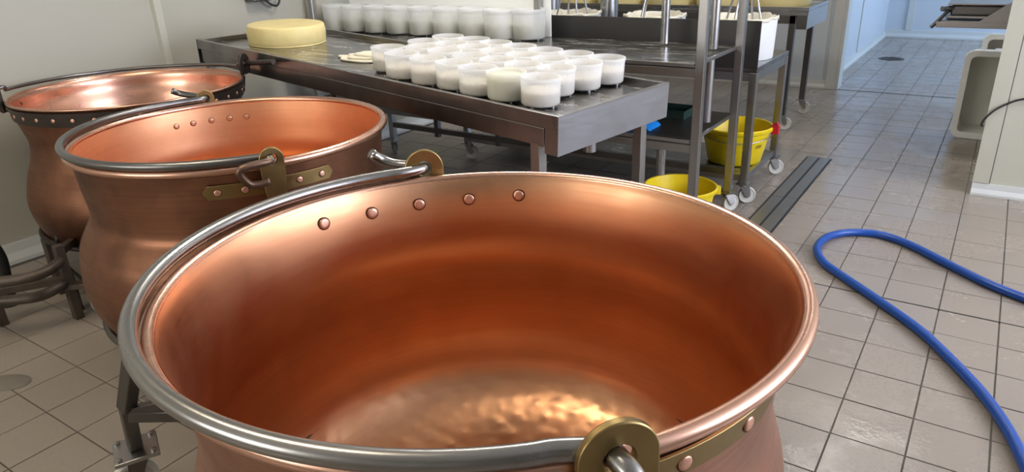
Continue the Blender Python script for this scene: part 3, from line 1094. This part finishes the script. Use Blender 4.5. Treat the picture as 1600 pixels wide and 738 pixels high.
# ---- wheel of cheese and curd cloth on the table
def cheese_wheel(label, loc, R, H, rot=None, group=None):
    m = MB()
    m.lathe(profile_spline([(0, 0), (R * 0.90, 0), (R * 0.975, H * 0.06), (R * 1.0, H * 0.35), (R, H * 0.65), (R * 0.975, H * 0.92), (R * 0.93, H * 0.99), (R * 0.80, H), (0, H)], 4), 64)
    o = m.build('round_cheese', 'cheese', None, 180, loc=loc)
    if rot:
        o.rotation_euler = rot
    return tag(o, label, 'cheese', group)


cheese_wheel('large yellow cheese wheel alone at the wall end of the draining table', on_table(2.10, 0.335, 0.0005), 0.20, 0.098, TILT)
for k, (u, v, L_, W_, a, h) in enumerate(((1.38, 0.27, 0.135, 0.06, 0.25, 0.0), (1.36, 0.30, 0.115, 0.06, 0.45, 0.010), (1.34, 0.32, 0.105, 0.058, 0.1, 0.019))):
    m = MB()
    n = 22
    pts = []
    for i in range(n):
        t_ = 2 * PI * i / n
        rr = 1 + 0.14 * math.sin(3 * t_ + k) + 0.08 * math.sin(5 * t_)
        pts.append((L_ * math.cos(t_) * rr, W_ * math.sin(t_) * rr))
    m.prism(pts, (0, 0, 0), (1, 0, 0), (0, 1, 0), (0, 0, 1), 0.0, 0.009)
    o = m.build('draining_mat', 'cloth', None, 40, bevel=0.003, loc=on_table(u, v, h + 0.0008))
    o.rotation_euler = TILT
    o.rotation_euler.rotate_axis('Z', a)
    tag(o, ['lowest and widest folded cream cheesecloth pad left on the draining table', 'middle cream cheesecloth pad of the small pile on the draining table', 'topmost cream cheesecloth pad of the small pile on the draining table'][k], 'cloth', 'cheesecloth pads')

# ------------------------------------------------------------------ shelf rack behind the draining table
RX0, RX1, RY0, RY1 = -3.80, -1.07, 3.07, 3.62
rk = thing('shelf_rack', 'tall open stainless shelf rack on casters behind the draining table', 'rack', ((RX0 + RX1) / 2, (RY0 + RY1) / 2, 0))
ro = Vector(rk.location)
posts = [(RX1, RY0, 0.11, 1.75), (RX1, RY1, 0.11, 1.75), (-2.236, RY1, 0.11, 1.75), (-3.46, RY1, 0.11, 0.86), (-3.79, 3.33, 0.50, 1.75), (-3.46, RY0 + 0.06, 0.11, 0.86)]
for x, y, z0, z1 in posts:
    MB().box((x - 0.02 - ro.x, y - 0.02 - ro.y, z0), (x + 0.02 - ro.x, y + 0.02 - ro.y, z1)).build('post', 'steel', rk, bevel=0.003)
    if z0 < 0.2:
        caster(rk, x - ro.x, y - ro.y, z0 + 0.004, 0.046, 0.9 if x > -2 else 2.2, 'wheel' if x > -2 else 'wheel_grey')
for zs, x0, mt in ((0.867, RX0, 'steel_wet'), (0.525, -3.50, 'steel_dark')):
    m = MB()
    m.box((x0 - ro.x, RY0 - 0.02 - ro.y, zs - 0.008), (RX1 - 0.022 - ro.x, RY1 + 0.045 - ro.y, zs - 0.002))
    sh = m.build('shelf', mt, rk)
    m = MB()
    m.box((x0 - ro.x, RY0 - 0.028 - ro.y, zs - 0.014), (RX1 - 0.022 - ro.x, RY0 - 0.0205 - ro.y, zs + 0.002))
    m.box((RX1 - 0.0215 - ro.x, RY0 + 0.022 - ro.y, zs - 0.014), (RX1 - 0.012 - ro.x, RY1 - 0.022 - ro.y, zs + 0.002))
    m.build('shelf_edge', 'steel', sh, bevel=0.001)
    m = MB()
    m.box((x0 - ro.x, RY0 - 0.012 - ro.y, zs - 0.062), (RX1 - 0.021 - ro.x, RY0 + 0.018 - ro.y, zs - 0.022))
    m.build('shelf_rail', 'steel', rk, bevel=0.003)
MB().box((-3.48 - ro.x, RY1 - 0.015 - ro.y, 0.205), (RX1 - 0.021 - ro.x, RY1 + 0.015 - ro.y, 0.24)).build('lower_rail', 'steel_dark', rk, bevel=0.002)
for x in (-3.05, -2.55):
    MB().box((x - 0.017 - ro.x, RY1 - 0.0165 - ro.y, 0.18), (x + 0.017 - ro.x, RY1 + 0.0165 - ro.y, 0.517)).build('hanger', 'steel_dark', rk, bevel=0.002)
for x, y, z0, z1 in ((-1.44, 3.555, 0.875, 1.6), (-1.132, 3.40, 0.885, 1.6), (-1.122, 3.345, 0.545, 0.858), (-1.245, 3.10, 0.33, 0.515)):
    m = MB()
    m.lathe([(0.0, z0), (0.019, z0), (0.0215, z0), (0.0215, z1), (0, z1)], 24, (x - ro.x, y - ro.y, 0))
    m.build('drain_tube', 'tube', rk, 40)

# blue scoop and dark tray on the lower shelf
m = MB()
m.prism([(0, 0), (0.16, 0), (0.15, 0.012), (0.10, 0.035), (0, 0.045)], (-0.12, -0.08, 0), (1, 0, 0), (0, 0, 1), (0, 1, 0), 0, 0.14)
o = m.build('blue_scraper', 'blue', None, 30, bevel=0.003, loc=(-1.36, 3.21, 0.5235))
tag(o, 'bright blue plastic scraper lying on the lower rack shelf', 'scraper')
tg = thing('dark_tray', 'dark green shallow tray at the back of the lower rack shelf', 'tray', (-1.42, 3.50, 0.5235))
m = MB()
m.box((-0.16, -0.09, 0), (0.16, 0.09, 0.006))
for lo, hi in (((-0.16, -0.09, 0.006), (0.16, -0.084, 0.04)), ((-0.16, 0.084, 0.006), (0.16, 0.09, 0.04)), ((-0.16, -0.084, 0.006), (-0.154, 0.084, 0.04)), ((0.154, -0.084, 0.006), (0.16, 0.084, 0.04))):
    m.box(lo, hi)
M['green'] = plain('dark_green_plastic', (0.012, 0.035, 0.028), 0.4)
m.build('tray_body', 'green', tg)

# ---- tall moulds standing on the rack, and the white board behind them
BR, BH = 0.096, 0.168
WALL_B = mould_mesh(BR, BH, 44, 'mould_wall', 'mould', 0.008)
CURD_B = curd_mesh(BR, 0.0115, 0.082, 'curd_pale')
xs = [-3.735, -3.555, -3.365, -3.175, -2.985, -2.795, -2.60, -2.40, -2.235]
for i, x in enumerate(xs):
    y = 3.49 if i < 8 else 3.515
    if i == 0:
        lb = 'tall white mould at the wall end of the row on the rack shelf'
    elif i == 8:
        lb = 'tall white mould set back against the board at the open end of the rack row'
    else:
        lb = 'tall white mould on the rack shelf, %s of the row counted from the wall' % (ordn[i] if i < 7 else 'eighth')
    mould('tall_mould', lb, 'tall moulds in a row on the rack', (x, y - (0.02 if i == 7 else 0), 0.866), (0, 0, random.uniform(0, 6)), WALL_B, CURD_B, 0.008, 0.07)
m = MB()
m.box((-0.80, -0.006, 0), (0.80, 0.006, 0.26))
o = m.build('white_board', 'white_plastic', None, bevel=0.003, loc=(-2.97, 3.650, 0.8655))
tag(o, 'white plastic board standing upright behind the row of tall moulds', 'board')

# ------------------------------------------------------------------ press cart with dark splash panel
CX0, CX1, CY0, CY1, CZ = -2.95, -1.015, 3.77, 4.40, 0.745
pc = thing('press_cart', 'stainless press cart with a dark splash panel carrying three lined hoops', 'cart', ((CX0 + CX1) / 2, (CY0 + CY1) / 2, 0))
po = Vector(pc.location)
rel = lambda x, y, z: (x - po.x, y - po.y, z)
for x in (CX0 + 0.02, CX1 - 0.02):
    for y in (CY0 + 0.02, CY1 - 0.02):
        MB().box(rel(x - 0.02, y - 0.02, 0.11), rel(x + 0.02, y + 0.02, CZ - 0.03)).build('leg', 'steel', pc, bevel=0.003)
        caster(pc, x - po.x, y - po.y, 0.114, 0.046, 0.5)
MB().box(rel(CX0, CY0, CZ - 0.028), rel(CX1, CY1, CZ)).build('table_top', 'steel_h', pc, bevel=0.003)
MB().box(rel(CX0 + 0.041, CY0 + 0.005, CZ - 0.075), rel(CX1 - 0.041, CY0 + 0.035, CZ - 0.0285)).build('rail', 'steel', pc, bevel=0.002)
MB().box(rel(CX1 - 0.035, CY0 + 0.041, CZ - 0.075), rel(CX1 - 0.005, CY1 - 0.041, CZ - 0.0285)).build('rail', 'steel', pc, bevel=0.002)
MB().box(rel(CX0, CY0 - 0.004, CZ - 0.01), rel(CX1 + 0.0, CY0 - 0.0005, 0.975)).build('splash_panel', 'panel_dark', pc, bevel=0.0015)
MB().box(rel(CX0 + 0.03, CY0 + 0.03, 0.135), rel(CX1 - 0.03, CY1 - 0.03, 0.150)).build('bottom_shelf', 'steel_wet', pc, bevel=0.002)
MB().box(rel(CX1 - 0.034, CY0 + 0.041, 0.125), rel(CX1 - 0.01, CY1 - 0.041, 0.16)).build('lower_rail', 'steel', pc, bevel=0.002)
MB().box(rel(CX0 + 0.041, CY0 + 0.008, 0.125), rel(CX1 - 0.041, CY0 + 0.032, 0.16)).build('lower_rail', 'steel', pc, bevel=0.002)
MB().tube([rel(-1.25, 4.2, CZ - 0.029), rel(-1.25, 4.2, CZ - 0.14)], 0.02, 16).build('drain_spout', 'tube', pc, 40)
for i, (x, y) in enumerate(((-2.56, 4.31), (-2.13, 4.31))):
    m = MB()
    m.lathe([(0.075, CZ), (0.075, CZ + 0.015), (0.056, CZ + 0.016), (0.056, 1.55), (0, 1.55)], 28, rel(x, y, 0))
    m.build('press_column', 'tube', pc, 40)

hoopn = ['hidden farthest from the doorway', 'in the middle of the press cart', 'at the open end of the press cart']
HR, HH = 0.178, 0.215
for i, x in enumerate((-2.27, -1.72, -1.20)):
    t = thing('lined_hoop', 'large white cheese hoop lined with cloth ' + (['beside the press columns on the cart', 'in the middle of the press cart', 'at the doorway end of the cart'][i]), 'hoop', (x, 4.08, CZ + 0.001), 0, 'lined hoops on the press cart')
    m = MB()
    m.lathe([(0, 0), (HR * 0.95, 0), (HR * 0.96, 0.004), (HR, HH), (HR - 0.006, HH), (HR * 0.95 - 0.006, 0.008), (0, 0.008)], 56)
    m.build('hoop_wall', 'white_plastic', t, 50)
    m = MB()
    n = 72
    verts, faces = [], []
    for k in range(n):
        a = 2 * PI * k / n
        wv = 0.006 * math.sin(5 * a + i) + 0.004 * math.sin(13 * a) + 0.003 * math.sin(23 * a + 2 * i)
        for r, z in ((HR - 0.0095, 0.05), (HR - 0.009 + 0.0, HH - 0.01), (HR - 0.004, HH + 0.004 + wv * 0.5), (HR + 0.004, HH + 0.003 + wv), (HR + 0.006, HH - 0.010 + wv), (HR + 0.0025, HH - 0.011 + wv), (HR + 0.001, HH + 0.001 + wv * 0.5), (HR - 0.012, HH - 0.01), (HR - 0.0125, 0.05)):
            verts.append((r * math.cos(a), r * math.sin(a), z))
    for k in range(n):
        for j in range(9):
            faces.append((k * 9 + j, k * 9 + (j + 1) % 9, ((k + 1) % n) * 9 + (j + 1) % 9, ((k + 1) % n) * 9 + j))
    m.add(verts, faces)
    m.build('cloth_liner', 'cloth', t, 180)
    m = MB()
    m.lathe([(0, 0.009), (HR * 0.90, 0.009), (HR * 0.905, 0.15), (0, 0.155)], 48)
    m.build('curd', 'curd', t, 50)
    g = thing('press_tripod', 'thin steel rod press tripod standing in the lined hoop ' + (['beside the press columns', 'in the middle of the cart', 'nearest the doorway'][i]), 'press tripod', (x, 4.08, CZ + 0.157), 0.3 * i, 'rod press frames')
    m = MB()
    m.lathe([(0, 0), (0.13, 0), (0.13, 0.012), (0, 0.012)], 40)
    m.build('press_plate', 'white_plastic', g, 40)
    for k in range(4):
        a = PI / 4 + k * PI / 2
        MB().tube([(0.11 * math.cos(a), 0.11 * math.sin(a), 0.010), (0.03 * math.cos(a), 0.03 * math.sin(a), 0.30)], 0.006, 10).build('rod', 'tube', g, 40)
    m = MB()
    m.lathe([(0, 0.295), (0.045, 0.295), (0.045, 0.315), (0, 0.315)], 24)
    m.build('cap', 'tube', g, 40)

# yellow bucket on the cart, yellow tub on the floor


def tub(name, label, loc, R, r, H, handle=False):
    t = thing(name, label, 'bucket', loc, 0)
    m = MB()
    m.lathe([(0, 0), (r - 0.008, 0), (r, 0.008), (R - 0.006, H - 0.03), (R, H - 0.028), (R + 0.008, H - 0.022), (R + 0.009, H - 0.004), (R + 0.004, H), (R - 0.003, H - 0.002), (R - 0.010, H - 0.03), (r - 0.004, 0.012), (0, 0.008)], 64)
    m.build('bucket_body', 'yellow', t, 50)
    for s in (0.35, 0.35 + PI):
        m = MB()
        c = Vector((math.cos(s), math.sin(s), 0))
        tn = Vector((-c.y, c.x, 0))
        m.frame_box((0, 0, 0), c, tn, (0, 0, 1), (R + 0.0, -0.03, H - 0.035), (R + 0.022, 0.03, H - 0.004))
        m.build('ear', 'yellow', t, bevel=0.004)
    return t


bk = tub('yellow_bucket', 'yellow plastic bucket with a red clip standing on the press cart shelf', (-1.185, 4.075, 0.151), 0.195, 0.150, 0.215)
tub('yellow_tub', 'yellow plastic tub standing on the floor under the rack', (-1.215, 3.30, 0.0015), 0.175, 0.135, 0.22)
m = MB()
m.box((-0.018, -0.015, -0.03), (0.022, 0.015, 0.022))
m.tube([(-0.01, 0, 0.02), (0.005, 0, 0.034), (0.024, 0, 0.012)], 0.008, 8)
o = m.build('clip', 'red', bk, 40, bevel=0.004, loc=(0.212, 0.02, 0.205))
m = MB()
m.tube(spline([(0.205 * math.cos(a), 0.205 * math.sin(a), 0.185 - 0.035 * math.sin((a + 2.79) / PI * PI)) for a in [(-2.79 + PI * k / 10) for k in range(11)]], 4), 0.003, 8)
m.build('wire_handle', 'tube', bk, 180)
for k, (a0_, zz) in enumerate(((-0.60, 0.120), (-0.52, 0.122), (-0.44, 0.121))):
    m = MB()
    rr = 0.150 + (0.195 - 0.150) * (zz / 0.187) + 0.0004
    m.bar(Vector((rr * math.cos(a0_), rr * math.sin(a0_), zz - 0.012)), Vector((rr * 1.02 * math.cos(a0_ + 0.04), rr * 1.02 * math.sin(a0_ + 0.04), zz + 0.008)), 0.003)
    m.build('pen_mark', 'black', bk)

# ------------------------------------------------------------------ far table with cheeses
FX0, FX1, FY0, FY1, FZ = -3.4, -1.16, 5.47, 6.12, 0.885
ft = thing('cheese_table', 'far stainless table on casters carrying yellow cheese wheels by the doorway', 'table', ((FX0 + FX1) / 2, (FY0 + FY1) / 2, 0))
fo = Vector(ft.location)
rel = lambda x, y, z: (x - fo.x, y - fo.y, z)
MB().box(rel(FX0, FY0, FZ - 0.03), rel(FX1, FY1, FZ - 0.024)).build('table_top', 'steel_wet', ft)
m = MB()
for lo, hi in (((FX0, FY0, FZ - 0.005), (FX1, FY0 + 0.02, FZ)), ((FX0, FY1 - 0.02, FZ - 0.005), (FX1, FY1, FZ)), ((FX0, FY0 + 0.02, FZ - 0.005), (FX0 + 0.02, FY1 - 0.02, FZ)), ((FX1 - 0.02, FY0 + 0.02, FZ - 0.005), (FX1, FY1 - 0.02, FZ))):
    m.box(rel(*lo), rel(*hi))
m.build('lip', 'steel_h', ft, bevel=0.001)
MB().box(rel(FX0 + 0.003, FY0 + 0.003, FZ - 0.055), rel(FX1 - 0.003, FY0 + 0.006, FZ - 0.005)).build('side_panel', 'steel_h', ft)
MB().box(rel(FX1 - 0.006, FY0 + 0.003, FZ - 0.15), rel(FX1 - 0.003, FY1 - 0.003, FZ - 0.005)).build('end_panel', 'steel', ft)
MB().box(rel(FX1 - 0.075, FY0 + 0.003, FZ - 0.15), rel(FX1 - 0.006, FY0 + 0.006, FZ - 0.0555)).build('corner_plate', 'steel_dark', ft)
for y in (FY0 + 0.006, FY1 - 0.046):
    MB().box(rel(FX0 + 0.03, y, FZ - 0.115), rel(FX1 - 0.08, y + 0.04, FZ - 0.056)).build('rail', 'steel_dark', ft, bevel=0.002)
for x in (FX0 + 0.06, FX1 - 0.105):
    for y in (FY0 + 0.026, FY1 - 0.026):
        MB().box(rel(x - 0.022, y - 0.02, 0.11), rel(x + 0.022, y + 0.02, FZ - 0.056)).build('leg', 'steel_dark', ft, bevel=0.003)
        caster(ft, x - fo.x, y - fo.y, 0.114, 0.048, 0.2)
for i, (x, y) in enumerate(((-1.42, 5.76), (-1.85, 5.74), (-2.29, 5.77), (-2.72, 5.75), (-3.15, 5.76))):
    cheese_wheel('yellow cheese wheel on the far table, %s from the doorway end' % ordn[i], (x, y, FZ - 0.0235), 0.205, 0.10, None, 'cheese wheels on the far table')

# ------------------------------------------------------------------ right side: crates, steel bench, cable, hose


def crate(label, loc, w, h, d, group):
    """plastic crate standing on end, its opening towards -Y"""
    t = thing('plastic_crate', label, 'crate', loc, 0, group)

    def rr(w2, h2, r, n=6):
        pts = []
        for cx, cy, a0_ in ((w2 - r, h2 - r, 0), (-w2 + r, h2 - r, 90), (-w2 + r, -h2 + r, 180), (w2 - r, -h2 + r, 270)):
            for k in range(n + 1):
                a = math.radians(a0_ + 90 * k / n)
                pts.append((cx + r * math.cos(a), cy + r * math.sin(a)))
        return pts
    m = MB()
    loops = [(rr(w / 2 - 0.03, h / 2 - 0.03, 0.03), d), (rr(w / 2 - 0.018, h / 2 - 0.018, 0.04), 0.03), (rr(w / 2 - 0.012, h / 2 - 0.012, 0.04), 0.0), (rr(w / 2 - 0.022, h / 2 - 0.022, 0.036), 0.0), (rr(w / 2 - 0.036, h / 2 - 0.036, 0.028), d - 0.005)]
    verts, faces = [], []
    n = len(loops[0][0])
    for pts, y in loops:
        verts += [(x, y, z + h / 2) for x, z in pts]
    for k in range(len(loops) - 1):
        for i in range(n):
            j = (i + 1) % n
            faces.append((k * n + i, k * n + j, (k + 1) * n + j, (k + 1) * n + i))
    faces.append(tuple(range(n)))
    faces.append(tuple(range(4 * n, 5 * n))[::-1])
    m.add(verts, faces)
    m.build('crate_body', 'crate', t, 40)
    m = MB()
    outer, inner = rr(w / 2, h / 2, 0.055), rr(w / 2 - 0.040, h / 2 - 0.040, 0.035)
    verts = [(x, y, z + h / 2) for y in (-0.006, 0.022) for x, z in outer + inner]
    N2 = 2 * n
    faces = []
    for i in range(n):
        j = (i + 1) % n
        faces += [(i, j, n + j, n + i), (N2 + i, N2 + n + i, N2 + n + j, N2 + j), (i, N2 + i, N2 + j, j), (n + i, n + j, N2 + n + j, N2 + n + i)]
    m.add(verts, faces)
    m.build('crate_rim', 'white_plastic', t, 40, bevel=0.003)
    m = MB()
    m.box((-0.07, 0.03, h - 0.03), (0.07, d * 0.55, h - 0.002))
    m.build('grip', 'crate', t, bevel=0.006)
    return t


crate('white plastic crate standing on end with its open side towards the doorway floor', (0.045, 5.78, 0.001), 0.46, 0.60, 0.30, 'white crates')
crate('second white plastic crate standing behind the open one', (0.10, 6.70, 0.001), 0.44, 0.60, 0.30, 'white crates')

sb = thing('steel_bench', 'stainless sink bench with gusset and clamp bar sticking out past the cream partition', 'bench', (0.2, 5.3, 0))
rel = lambda x, y, z: (x - 0.2, y - 5.3, z)
m = MB()
m.prism([(0, 0), (0.05, 0), (0.05, 0.03), (0.0, 0.035)], rel(-0.36, 5.29, 0.798), (0, 1, 0), (0, 0, 1), (1, 0, 0), 0, 0.95)
m.build('front_rail', 'steel', sb, bevel=0.002)
MB().box(rel(-0.345, 5.34, 0.815), rel(0.6, 5.72, 0.835)).build('bench_top', 'steel_h', sb, bevel=0.004)
MB().box(rel(-0.32, 5.36, 0.846), rel(0.6, 5.70, 0.862)).build('rim_sheet', 'steel', sb, bevel=0.004)
MB().box(rel(-0.30, 5.37, 0.862), rel(0.55, 5.68, 0.925)).build('basin_body', 'steel_dark', sb, bevel=0.012)
MB().box(rel(-0.32, 5.35, 0.926), rel(0.6, 5.70, 0.936)).build('basin_rim', 'steel', sb, bevel=0.004)
m = MB()
m.prism([(-0.14, 0.833), (0.4, 0.833), (0.4, 1.06), (0.055, 0.985), (-0.02, 0.93)], (0, 0, 0), (1, 0, 0), (0, 0, 1), (0, 1, 0), 0, 0.008)
g_ = m.build('gusset', 'steel', sb, loc=rel(0.0, 5.30, 0))
m = MB()
m.tube([rel(-0.345, 5.33, 0.905), rel(-0.27, 5.40, 0.905)], 0.016, 18)
m.build('bar_end', 'tube', sb, 40)
m = MB()
m.tube(spline([rel(-0.385, 5.30, 0.795), rel(-0.35, 5.32, 0.84), rel(-0.315, 5.35, 0.885), rel(-0.29, 5.40, 0.90)], 5), 0.011, 12)
m.build('clamp_bar', 'steel_dark', sb, 40)
for x, y in ((0.35, 5.36), (0.35, 5.66)):
    MB().box(rel(x - 0.02, y - 0.02, 0.0), rel(x + 0.02, y + 0.02, 0.815)).build('leg', 'steel', sb, bevel=0.002)
MB().box(rel(0.33, 5.285, 0.79), rel(0.37, 5.345, 0.814)).build('leg_bracket', 'steel', sb)

m = MB()
m.tube(spline([(0.0, 4.545, 0.375), (-0.006, 4.515, 0.39), (0.004, 4.505, 0.425), (0.04, 4.505, 0.475), (0.09, 4.512, 0.512), (0.15, 4.515, 0.54), (0.30, 4.515, 0.57), (0.6, 4.515, 0.60)], 8), 0.0055, 10)
o = m.build('power_cable', 'black', None, 180)
tag(o, 'thin black cable hanging in an arc across the cream partition', 'cable')

wb = thing('wall_bracket', 'dark metal bracket with a black cable loop fixed high on the wall above the cheese', 'bracket', (ROOM_L, 2.97, 1.10))
MB().box((0.0, -0.09, 0.0), (0.09, 0.09, 0.05)).build('housing', 'steel_dark', wb, bevel=0.006)
MB().tube(spline([(0.05, 0.02, 0.0), (0.06, 0.06, -0.03), (0.06, 0.10, -0.035), (0.05, 0.13, 0.0), (0.03, 0.13, 0.06)], 6), 0.007, 8).build('cable_loop', 'black', wb, 180)

hp = [(0.62, 3.02), (0.42, 3.09), (0.27, 3.17), (0.14, 3.25), (-0.01, 3.38), (-0.18, 3.535), (-0.32, 3.60), (-0.45, 3.555), (-0.525, 3.44), (-0.535, 3.29), (-0.48, 3.15), (-0.39, 3.05), (-0.22, 2.88), (-0.06, 2.71), (0.05, 2.55), (0.15, 2.38), (0.22, 2.22), (0.27, 2.05), (0.31, 1.86), (0.33, 1.6)]
o = MB().tube(spline([(x, y, 0.0195) for x, y in hp], 8), 0.0178, 16).build('water_hose', 'blue_hose', None, 180)
tag(o, 'blue water hose lying in a loop on the wet tiles', 'hose')
